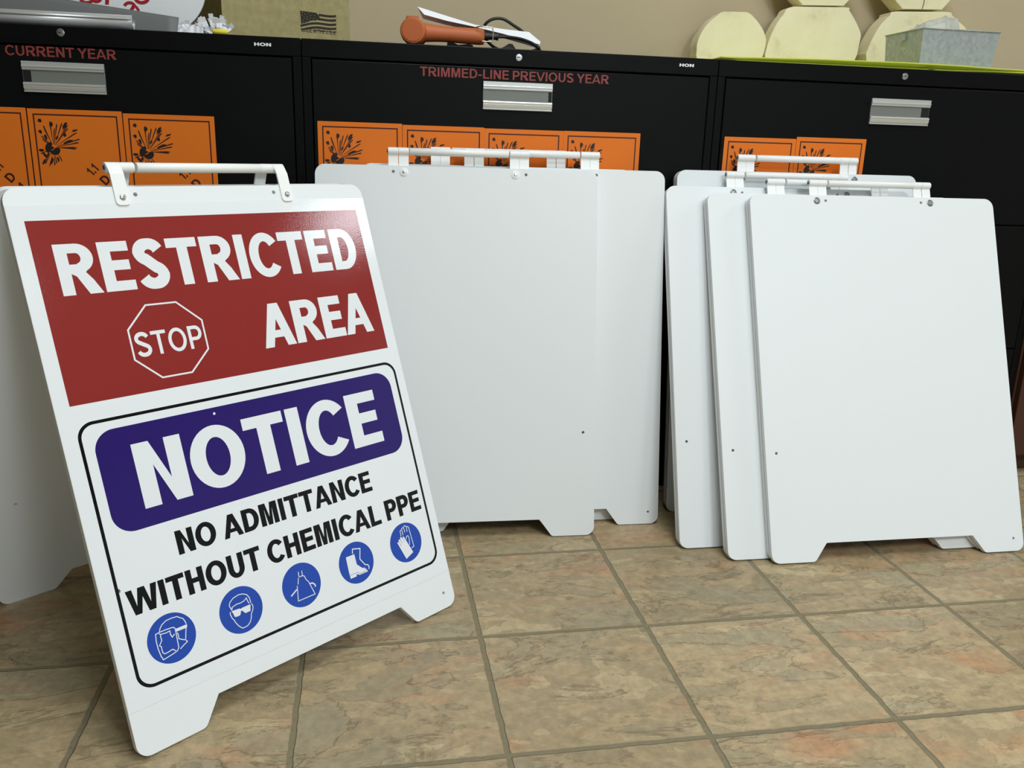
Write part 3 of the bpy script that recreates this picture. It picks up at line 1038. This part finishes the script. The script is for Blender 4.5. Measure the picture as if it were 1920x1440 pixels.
def box_pt(px, py):
    """where the camera ray through a photo pixel meets the front face of the box, in box coordinates"""
    d = (RIGHT * ((px - 960) / 1567.786) + DOWN * ((py - 720) / 1567.786) + FWD)
    nrm = Vector((math.sin(ang), -math.cos(ang), 0))
    o = Vector((-.4945, .500, ZT))
    h = CAM + d * ((o - CAM).dot(nrm) / d.dot(nrm)) - o
    return (h.x * math.cos(ang) + h.y * math.sin(ang), h.z)


fx0, fz1 = box_pt(562.5, 20)
fx1, _ = box_pt(631, 24)
_, fz0 = box_pt(597, 57.5)


def fl(u_, v_):
    return (fx0 + (fx1 - fx0) * u_, fz1 - (fz1 - fz0) * v_)


def wave(u_):
    return -.10 * math.sin((u_ - .12) * 2 * PI * .98) * .62 - .28 * (u_ - .5)


groups = []
canton = [fl(0, 0), fl(.44, .02), fl(.5, .16), fl(.54, .33), fl(.42, .44), fl(.30, .48), fl(.16, .62), fl(.02, .72)]
groups.append([canton[::-1]])
stripes = [(.50, .98, .17), (.36, .98, .40), (.0, .98, .64), (.0, .98, .87), (.24, .98, 1.08), (.66, .98, 1.22)]
for u0, u1, c in stripes:
    up, lo = [], []
    for i in range(15):
        u_ = u0 + (u1 - u0) * i / 14
        z_ = c + wave(u_)
        up.append(fl(u_, max(-.02, min(1.02, z_ - .062))))
        lo.append(fl(u_, max(-.02, min(1.02, z_ + .062))))
    q = up + lo[::-1]
    dd = [q[0]]
    for p in q[1:]:
        if (Vector(p) - Vector(dd[-1])).length > 1e-5:
            dd.append(p)
    if abs(area2(dd)) > 1e-8:
        groups.append([dd if area2(dd) > 0 else dd[::-1]])
link('flag_print', flat_mesh('flag_print', groups, M['card_ink'], .000004), bx_t, (0, -.0004, 0))['label'] = 'dark waving flag print'
stars = []
for i, (u_, v_) in enumerate([(.06, .08), (.13, .16), (.22, .09), (.28, .20), (.39, .18), (.05, .24), (.19, .28), (.27, .34), (.38, .32), (.11, .36), (.18, .42), (.45, .40), (.08, .50), (.25, .48), (.15, .58), (.07, .64), (.34, .40)]):
    c = fl(u_, v_)
    stars.append([[(c[0] + .0011 * (1 if q % 2 == 0 else .5) * math.sin(q * PI / 5), c[1] + .0011 * (1 if q % 2 == 0 else .5) * math.cos(q * PI / 5)) for q in range(10)][::-1]])
link('flag_stars', flat_mesh('flag_stars', stars, M['card']), bx_t, (0, -.0006, 0))['label'] = 'small bare cardboard stars'
tx0, tz1 = box_pt(565, 57.8)
tx1, tz0 = box_pt(630, 66.8)
link('lettering', flat_mesh('lettering', text_groups('MADE IN THE U.S.A.', tx0, tz0 + .0015, tx1, tz0 + .0098, .17, .14, 1.0), M['card_ink']), bx_t, (0, -.0004, 0))['label'] = 'dark MADE IN THE U.S.A. lettering'

# white rounded sign with red script, leaning behind the film roll
def sup(a, b, n, cx, cz, m=64):
    out = []
    for i in range(m):
        t = 2 * PI * i / m
        c, s = math.cos(t), math.sin(t)
        out.append((cx + a * math.copysign(abs(c) ** (2 / n), c), cz + b * math.copysign(abs(s) ** (2 / n), s)))
    return out


ws = thing('rounded_sign', 'white rounded sign with red script letters, standing behind the grey film roll', 'sign', (-.6770, .452, ZT), 0)
ob = link('sign_panel', plate('sign_panel', [sup(.1600, .1340, 2.6, 0, .1340)], 0, .006, M['board']), ws, (0, 0, 0), (-.05, 0, 0))
soften(ob, .001, 2)


def wpt(px, py):
    d = (RIGHT * ((px - 960) / 1567.786) + DOWN * ((py - 720) / 1567.786) + FWD)
    h = CAM + d * ((.455 - CAM.y) / d.y)
    return (h.x + .6770, h.z - ZT)


def px_arc(cx, cy, r, a0, a1, w, rz=None):
    return stroke([wpt(cx + r * math.cos(math.radians(a0 + (a1 - a0) * i / 14)), cy + (rz or r) * math.sin(math.radians(a0 + (a1 - a0) * i / 14))) for i in range(15)], w)


lets = [px_arc(243, 14, 10, 200, 350, .0062, 9), [ [wpt(249, 8), wpt(256, 10), wpt(249, 21), wpt(242, 20)] ],
        px_arc(266, -4, 12, 175, 8, .0068, 9), [[wpt(253, 13), wpt(257, 11), wpt(263, 19), wpt(259, 22)]],
        px_arc(163, -8, 14, 150, 30, .0062, 13), px_arc(181, -6, 9, 150, 10, .0060, 9), [[wpt(198, -14), wpt(206, -14), wpt(204, 9), wpt(197, 8)]]]
lets = [[c if area2(c) > 0 else c[::-1] for c in g] for g in lets]
for grp in (lets[0:2], lets[2:3], lets[3:4], lets[4:7]):
    link('script_letter', flat_mesh('script_letter', grp, M['script_red'], .00001), ob, (0, -.0006, 0))['label'] = 'red script letter'

# rolled grey film
fr = thing('film_roll', 'roll of silver grey film with its loose end standing up, along the cabinet front edge', 'film roll', (-.80, .362, ZT), 0)
bm = bmesh.new()
rc, turns = .0152, 2.2
prof = []
for i in range(56):
    t = i / 55
    a = PI * .5 + 2 * PI * turns * t
    r = .0095 + (rc - .0095) * t
    prof.append((r * math.cos(a), .0157 + r * math.sin(a)))
rows = []
for i, (y, z) in enumerate(prof):
    rows.append((bm.verts.new((-.36, y, z)), bm.verts.new((.1495, y, z))))
for a, b in zip(rows, rows[1:]):
    bm.faces.new((a[0], a[1], b[1], b[0]))
o = link('rolled_film', bm_mesh('rolled_film', bm, M['silver_film'], True), fr)
so = o.modifiers.new('thickness', 'SOLIDIFY')
so.thickness = .0006
# loose sheet: its upper edge slopes down, end curls forward
bm = bmesh.new()
nx, nz = 26, 6
grid = []
for i in range(nx + 1):
    t = i / nx
    x = -.36 + t * (.2325 + .36)
    xt = x
    ztop = .083 - (x + .36) * .118 if x < .06 else .0334 + (.2325 - x) * .105 + 0.0
    ztop = max(.0345, .0345 + (.2325 - x) * .108)
    col_ = []
    for j in range(nz + 1):
        s = j / nz
        z = .0008 + (ztop - .0008) * s
        y = .022 + .010 * s - .012 * max(0, (t - .72) / .28) ** 2 * (1 - s * .6)
        col_.append(bm.verts.new((x - .0020 * (1 - s) * t + .002 * t, y, z)))
    grid.append(col_)
for i in range(nx):
    for j in range(nz):
        bm.faces.new((grid[i][j], grid[i + 1][j], grid[i + 1][j + 1], grid[i][j + 1]))
o = link('loose_film_end', bm_mesh('loose_film_end', bm, M['grey_film'], True), fr)
so = o.modifiers.new('thickness', 'SOLIDIFY')
so.thickness = .0006
o['label'] = 'matt grey film end, shade put into its colour'

# crinkled paper shreds
ps = thing('paper_shreds', 'tuft of crinkle cut white paper between the film roll and the cardboard box', 'paper', (-.52, .395, ZT), 0)


def fan(cx, n, a0, a1, ln, y, seed, w=.007):
    rnd = random.Random(seed)
    bm = bmesh.new()
    for i in range(n):
        a = math.radians(a0 + (a1 - a0) * i / (n - 1) + rnd.uniform(-4, 4))
        L = ln * rnd.uniform(.82, 1.1)
        d = Vector((math.cos(a), 0, math.sin(a)))
        s = Vector((-d.z, 0, d.x))
        yy = y + rnd.uniform(-.006, .006)
        p0 = Vector((cx + rnd.uniform(-.004, .004), yy, .0008))
        prev = None
        for q in range(5):
            t = q / 4
            c = p0 + d * L * t + Vector((0, (.0018 if q % 2 else -.0018), 0))
            hw = w * (.35 + .35 * t)
            cur = (bm.verts.new(c - s * hw), bm.verts.new(c + s * hw))
            if min(cur[0].co.z, cur[1].co.z) < .0008:
                for v_ in cur:
                    v_.co.z = max(v_.co.z, .0008)
            if prev:
                bm.faces.new((prev[0], prev[1], cur[1], cur[0]))
            prev = cur
    return bm_mesh('shred_fan', bm, M['paper'])


for k_, args in enumerate(((-.030, 9, 150, 40, .028, -.002, 3), (.002, 9, 150, 30, .024, .004, 5), (.020, 12, 140, 40, .044, .002, 9), (.036, 8, 110, 45, .034, -.004, 11))):
    o = link('shred_fan', fan(*args), ps)
    o.modifiers.new('thickness', 'SOLIDIFY').thickness = .0004
bm = bmesh.new()
rnd = random.Random(4)
pts = []
for i in range(9):
    x = -.050 + i * .0065
    pts.append((bm.verts.new((x, -.008 + rnd.uniform(-.003, .003), .0008)), bm.verts.new((x, -.004 + rnd.uniform(-.003, .003), .020 + rnd.uniform(-.004, .005)))))
for a, b in zip(pts, pts[1:]):
    bm.faces.new((a[0], b[0], b[1], a[1]))
o = link('crumpled_strip', bm_mesh('crumpled_strip', bm, M['paper']), ps)
o.modifiers.new('thickness', 'SOLIDIFY').thickness = .0005

tag(link('foam_plug', rev_mesh('foam_plug', [(.0005, -.0158), (.0042, -.0150), (.0056, -.0125), (.0060, 0), (.0056, .0125), (.0042, .0150), (.0005, .0158)], M['foam_yellow'], 16, 'x', smooth=True),
         None, (-.4785, .350, ZT + .0060), (0, 0, .06)), 'small soft yellow foam plug lying in front of the cardboard box', 'ear plug')

# heat gun
gun = thing('heat_gun', 'orange heat gun lying on the TRIMMED-LINE cabinet', 'heat gun', (-.0798, .350, ZT + .0006), 0)
body = bmesh.new()
R0 = .0272
revolve(body, [(.0225, -.0035), (.0255, -.0030), (R0, -.0005), (R0, .012), (.0282, .0135), (.0282, .024), (.0270, .026), (.0262, .050), (.0250, .075), (.020, .088), (.014, .094)], 36, 'y', (0, 0, R0 + .0002))
o = link('motor_housing', bm_mesh('motor_housing', body, M['gun_orange']), gun, (0, -.006, 0), (0, 0, -.16))
soften(o, .001, 2, 30)
cap = rev_mesh('end_cap', [(.0218, -.0045), (.0222, -.0036), (.0224, -.003)], M['gun_orange'], 36, 'y', (0, 0, R0 + .0002))
link('end_cap', cap, gun, (0, -.006, 0), (0, 0, -.16))
bm = bmesh.new()
rings = []
for i in range(15):
    t = i / 14
    x = .012 + t * (.1590 - .012)
    r = .0205 - .0055 * math.sin(min(1, t * 2.2) * PI / 2) + .0012 * t
    if i == 14:
        r *= .93
    zc = .0262 - .0028 * t
    yc = .030 + .004 * t
    rings.append([bm.verts.new((x, yc + r * 1.0 * math.cos(2 * PI * q / 20), zc + r * 1.06 * math.sin(2 * PI * q / 20) + .003)) for q in range(20)])
for a, b in zip(rings, rings[1:]):
    for q in range(20):
        bm.faces.new((a[q], a[(q + 1) % 20], b[(q + 1) % 20], b[q]))
bm.faces.new(rings[0])
bm.faces.new(rings[-1][::-1])
link('handle_grip', bm_mesh('handle_grip', bm, M['gun_orange'], True), gun)
link('vent_ridge', box_mesh('vent_ridge', -.012, .014, .012, .040, .0545, .0590, M['gun_orange']), gun)
link('cord_sleeve', rev_mesh('cord_sleeve', [(.0090, .1590), (.0080, .163), (.0072, .176), (.0070, .188), (.0082, .1885), (.0082, .1915), (.0060, .192)], M['rubber'], 18, 'x', (0, .034, .0288), smooth=False), gun)['label'] = 'black rubber cord sleeve'
cord_pts = catmull([(.190, .034, .0288), (.215, .030, .0288), (.240, .020, .0250), (.262, .006, .0165), (.2745, -.004, .0075), (.2770, -.008, .0042), (.2760, .030, .0040), (.2660, .080, .0042), (.2420, .1250, .0060),
                    (.205, .1400, .0160), (.178, .1250, .0320), (.168, .1080, .0500), (.173, .0980, .0640), (.190, .0950, .0740), (.212, .0950, .0745), (.236, .0960, .0630), (.262, .1000, .0480), (.300, .12, .018), (.335, .15, .0042), (.36, .22, .0042)], 7)
link('power_cord', tube_mesh('power_cord', cord_pts, .0034, M['rubber'], 10), gun)['label'] = 'black power cord'
wire = catmull([(.140, .018, .044), (.150, .012, .0455), (.172, .010, .0440), (.1760, .010, .0420), (.1768, .010, .030), (.1760, .010, .0180), (.172, .010, .0150), (.148, .012, .0150)], 4)
link('wire_stand', tube_mesh('wire_stand', wire, .0013, M['bronze_wire'], 8), gun)['label'] = 'thin bright wire stand'

# paper across the gun
pp = [(-.0653, 1.1341), (.0100, 1.1165), (.0657, 1.1040), (.1289, 1.0985), (.1900, 1.0955), (.2183, 1.0765)]
pl = [(-.0512, 1.1163), (-.0014, 1.1065), (.0560, 1.0985), (.1289, 1.0860), (.1850, 1.0745), (.2130, 1.0680)]
bm = bmesh.new()
pa = [bm.verts.new((x + .04, .420 + .012 * i / 5, z - ZT + (.0 if i else 0))) for i, (x, z) in enumerate(pp)]
pb = [bm.verts.new((x + .04, .404 + .010 * i / 5, z - ZT)) for i, (x, z) in enumerate(pl)]
pc = [bm.verts.new((x + .04, .436 + .010 * i / 5, z - ZT - .004)) for i, (x, z) in enumerate(pl)]
for i in range(5):
    bm.faces.new((pa[i], pa[i + 1], pb[i + 1], pb[i]))
    bm.faces.new((pa[i], pc[i], pc[i + 1], pa[i + 1]))
pap = link('folded_paper', bm_mesh('folded_paper', bm, M['paper']), None, (-.04, 0, ZT))
pap.modifiers.new('thickness', 'SOLIDIFY').thickness = .0004
tag(pap, 'folded white paper laid across the orange heat gun', 'paper')

# black tool lying underneath the gun
bt = thing('crimping_tool', 'black hand tool lying under the orange heat gun', 'tool', (.02, .352, ZT), 0)
bm = bmesh.new()
tube_bm(bm, catmull([(-.165, .112, .0052), (-.10, .114, .0052), (-.03, .098, .0054), (.035, .078, .0056), (.085, .070, .0056), (.118, .066, .0052)], 5), .0048, 10)
bma = bm_mesh('tool_handle', bm, M['rubber'], True)
link('tool_handle', bma, bt)
bm = bmesh.new()
tube_bm(bm, catmull([(-.020, .130, .0056), (.02, .112, .0056), (.07, .098, .0056), (.118, .090, .0052)], 5), .0048, 10)
link('tool_handle', bm_mesh('tool_handle', bm, M['rubber'], True), bt)
bm = bmesh.new()
plate_bm(bm, [[(-.020, .0006), (.004, .0006), (.040, .0040), (.040, .0130), (.030, .0150), (.006, .0120), (-.010, .0185), (-.018, .0170)]], .064, .070)
plate_bm(bm, [[(.088, .0006), (.122, .0006), (.136, .0075), (.128, .0180), (.120, .0185), (.108, .0110)]], .050, .056)
link('tool_jaw', bm_mesh('tool_jaw', bm, M['rubber']), bt)

# lime sheets
def lime_sheet(x0, x1, y0, base, hf, label, th=.0034):
    bm = bmesh.new()
    nx, ny = 40, 8
    g = []
    for i in range(nx + 1):
        x = x0 + (x1 - x0) * i / nx
        row = []
        for j in range(ny + 1):
            s = j / ny
            y = y0(x) + (.770 - y0(x)) * s
            z = base + hf(x) * max(0, 1 - s * 4.0) ** 1.4
            row.append(bm.verts.new((x, y, z)))
        g.append(row)
    for i in range(nx):
        for j in range(ny):
            bm.faces.new((g[i][j], g[i + 1][j], g[i + 1][j + 1], g[i][j + 1]))
    o = link('plastic_sheet', bm_mesh('plastic_sheet', bm, M['lime'], True))
    so = o.modifiers.new('thickness', 'SOLIDIFY')
    so.thickness = th
    so.offset = 0
    tag(o, label, 'plastic sheet', 'yellow green sheets on the cabinet top')
    return o


def interp(tab):
    def f(x):
        if x <= tab[0][0]:
            return tab[0][1]
        for (xa, va), (xb, vb) in zip(tab, tab[1:]):
            if x <= xb:
                t = (x - xa) / (xb - xa)
                t = t * t * (3 - 2 * t)
                return va + (vb - va) * t
        return tab[-1][1]
    return f


lime_sheet(.625, 1.535, interp([(.62, .345), (.9, .334), (1.3, .334), (1.54, .340)]), TOP + .0060, interp([(.62, .001), (.75, .0035), (.9, .0060), (1.1, .0078), (1.2, .0075), (1.35, .0050), (1.54, .0048)]), 'uppermost yellow green plastic sheet, bowed up in front of the wooden rounds')
lime_sheet(1.17, 1.530, interp([(1.17, .342), (1.54, .334)]), TOP + .0021, interp([(1.17, .0004), (1.35, .0030), (1.54, .0040)]), 'lower yellow green plastic sheet, showing at the front below the galvanized tray')
lime_sheet(.66, 1.15, interp([(.66, .340), (1.15, .336)]), TOP + .0014, interp([(.66, .0), (1.15, .0006)]), 'thin yellow green plastic sheet, flat on the steel below the wooden rounds', .0012)
LZ = TOP + .0080

# wooden rounds
WR = {
 'A': [(.7054, 1.0864), (.7022, 1.1046), (.7031, 1.1284), (.7126, 1.1539), (.7293, 1.1769), (.7496, 1.1945), (.772, 1.2078), (.833, 1.2097), (.861, 1.1948), (.8847, 1.1709), (.897, 1.149), (.8991, 1.1378), (.8974, 1.1179), (.8917, 1.0962), (.8744, 1.0720), (.8514, 1.0565), (.7709, 1.0535), (.7301, 1.0640)],
 'B': [(.9017, 1.099), (.9027, 1.1209), (.9087, 1.1462), (.9224, 1.1809), (.9404, 1.208), (.9699, 1.2315), (1.1187, 1.2376), (1.1346, 1.2291), (1.1591, 1.2008), (1.176, 1.1749), (1.1779, 1.1624), (1.1757, 1.1401), (1.1735, 1.1177), (1.1639, 1.0948), (1.1462, 1.0720), (1.120, 1.0560), (.9632, 1.0540), (.92, 1.0730)],
 'C': [(1.2016, 1.1198), (1.2036, 1.1327), (1.2148, 1.1656), (1.2335, 1.201), (1.2568, 1.2251), (1.2764, 1.2375), (1.429, 1.2445), (1.4503, 1.2353), (1.4948, 1.2074), (1.5021, 1.1843), (1.5, 1.137), (1.4791, 1.098), (1.4541, 1.0590), (1.2598, 1.0560), (1.2156, 1.0850)],
 'D': [(.9781, 1.2483), (.9943, 1.2348), (1.1163, 1.2400), (1.132, 1.2568), (1.1651, 1.3122), (1.1247, 1.3692), (1.0427, 1.3965), (.968, 1.3787), (.9137, 1.3235), (.9337, 1.2855)],
 'E': [(1.2639, 1.2641), (1.2923, 1.2412), (1.4152, 1.2462), (1.4386, 1.2737), (1.4546, 1.3293), (1.4106, 1.3872), (1.3266, 1.4018), (1.2504, 1.3771), (1.2104, 1.3282), (1.2327, 1.2894)],
}


def smooth_loop(pts, sub=5, flat=.05):
    P = [Vector(p) for p in pts]
    out = []
    m = len(P)
    for i in range(m):
        a, b, c, d = P[i - 1], P[i], P[(i + 1) % m], P[(i + 2) % m]
        if (c - b).length > flat:
            out.append(tuple(b))
            continue
        for q in range(sub):
            t = q / sub
            v_ = 0.5 * (2 * b + (c - a) * t + (2 * a - 5 * b + 4 * c - d) * t * t + (3 * b - a - 3 * c + d) * t ** 3)
            out.append(tuple(v_))
    return out


def wood_round(key, y, th, label, lift=0.0, crack=None):
    pts = WR[key]
    cx = sum(p[0] for p in pts) / len(pts)
    z0 = min(p[1] for p in pts)
    loc = [(p[0] - cx, p[1] - z0) for p in pts]
    if key in 'ABC':
        loc = smooth_loop(loc)
    if area2(loc) < 0:
        loc = loc[::-1]
    zz = z0 if key in 'DE' else LZ
    t = tag(link('wood_round', plate('wood_round', [loc], 0, th, M['wood']), None, (cx, y, zz + lift)), label, 'wood slice', 'pale cut wood rounds on the cabinet')
    soften(t, .0025, 2, 50)
    if crack:
        c = [(q[0] - cx, q[1] - z0) for q in crack]
        link('crack', flat_mesh('crack', [stroke(c, .0022)], M['crack']), t, (0, -.0006, 0))['label'] = 'dark drying crack'
    return t


wood_round('A', .700, .050, 'smallest pale wood round, on the cabinet by itself beside the big flat-topped one')
wood_round('B', .700, .042, 'large flat-topped pale wood round in the middle of the bottom row')
wood_round('C', .700, .055, 'large pale wood round partly hidden behind the galvanized tray')
wood_round('D', .700, .050, 'pale wood round stacked on the middle flat-topped round', .0015)
wood_round('E', .700, .055, 'cracked pale wood round stacked on the one behind the galvanized tray', .0015, [(1.3525, 1.2445), (1.3555, 1.262), (1.353, 1.29), (1.349, 1.32)])
tag(link('wood_slice', rev_mesh('wood_slice', [(.034, 0), (.036, .003), (.0355, .008), (.034, .0095)], M['wood'], 32, 'z'), None, (1.0350, .420, TOP + .0116), (0, 0, 0)),
    'thin flat wood slice lying on the yellow green sheets', 'wood slice')

# galvanized tray
gt = thing('galvanized_tray', 'open galvanized steel tray on the yellow green sheets', 'tray', (1.1545, .385, LZ + .0038), 0)
bm = bmesh.new()
L_, D_, H_ = .2045, .150, .0885
tp, tk = .006, .0012


def ring(x0, x1, y0, y1, z):
    return [bm.verts.new(p) for p in ((x0, y0, z), (x1, y0, z), (x1, y1, z), (x0, y1, z))]


r0 = ring(tp * .3, L_ - tp, tp * .2, D_ - tp, 0)
r1 = ring(-.004, L_, -.004, D_, H_)
r2 = ring(-.004 + tk, L_ - tk, -.004 + tk, D_ - tk, H_)
r3 = ring(tp * .3 + tk, L_ - tp - tk, tp * .2 + tk, D_ - tp - tk, tk)
for a, b in ((r0, r1), (r1, r2), (r2, r3)):
    for i in range(4):
        j = (i + 1) % 4
        bm.faces.new((a[i], a[j], b[j], b[i]))
bm.faces.new(r0[::-1])
bm.faces.new(r3)
link('tray_body', bm_mesh('tray_body', bm, M['galv']), gt)
bm = bmesh.new()
rim_p = [(-.005, -.005, H_), (L_ + .001, -.005, H_), (L_ + .001, D_ + .001, H_), (-.005, D_ + .001, H_), (-.005, -.005, H_)]
for a, b in zip(rim_p, rim_p[1:]):
    tube_bm(bm, [a, b], .0016, 8)
link('rolled_rim', bm_mesh('rolled_rim', bm, M['galv'], True), gt)
link('side_clip', box_mesh('side_clip', -.0075, -.0035, .062, .078, H_ - .021, H_ - .004, M['galv']), gt)

# crinkled clear plastic in the tray
bm = bmesh.new()
rnd = random.Random(12)
nx, ny = 14, 7
g = []
for i in range(nx + 1):
    row = []
    for j in range(ny + 1):
        u_, v_ = i / nx, j / ny
        x = .012 + .118 * u_
        y = .026 + .085 * v_
        ed = min(u_, 1 - u_, v_, 1 - v_)
        z = .052 + (.050 + .034 * u_) * min(1, ed * 5) ** .5 + .004 * math.sin(v_ * 30 + u_ * 4) * min(1, ed * 6)
        z += rnd.uniform(-.0018, .0018)
        row.append(bm.verts.new((x, y, z)))
    g.append(row)
for i in range(nx):
    for j in range(ny):
        bm.faces.new((g[i][j], g[i + 1][j], g[i + 1][j + 1], g[i][j + 1]))
g0 = [g[i][0] for i in range(nx + 1)] + [g[nx][j] for j in range(1, ny + 1)] + [g[i][ny] for i in range(nx - 1, -1, -1)] + [g[0][j] for j in range(ny - 1, 0, -1)]
low = [bm.verts.new((p.co.x, p.co.y, .0022)) for p in g0]
for i in range(len(g0)):
    j = (i + 1) % len(g0)
    bm.faces.new((g0[i], low[i], low[j], g0[j]))
bm.faces.new(low)
bag = link('plastic_bag', bm_mesh('plastic_bag', bm, M['bag']), None, (1.1545, .385, LZ + .0038))
tag(bag, 'clear crinkled plastic bag sticking out of the galvanized tray', 'plastic bag')
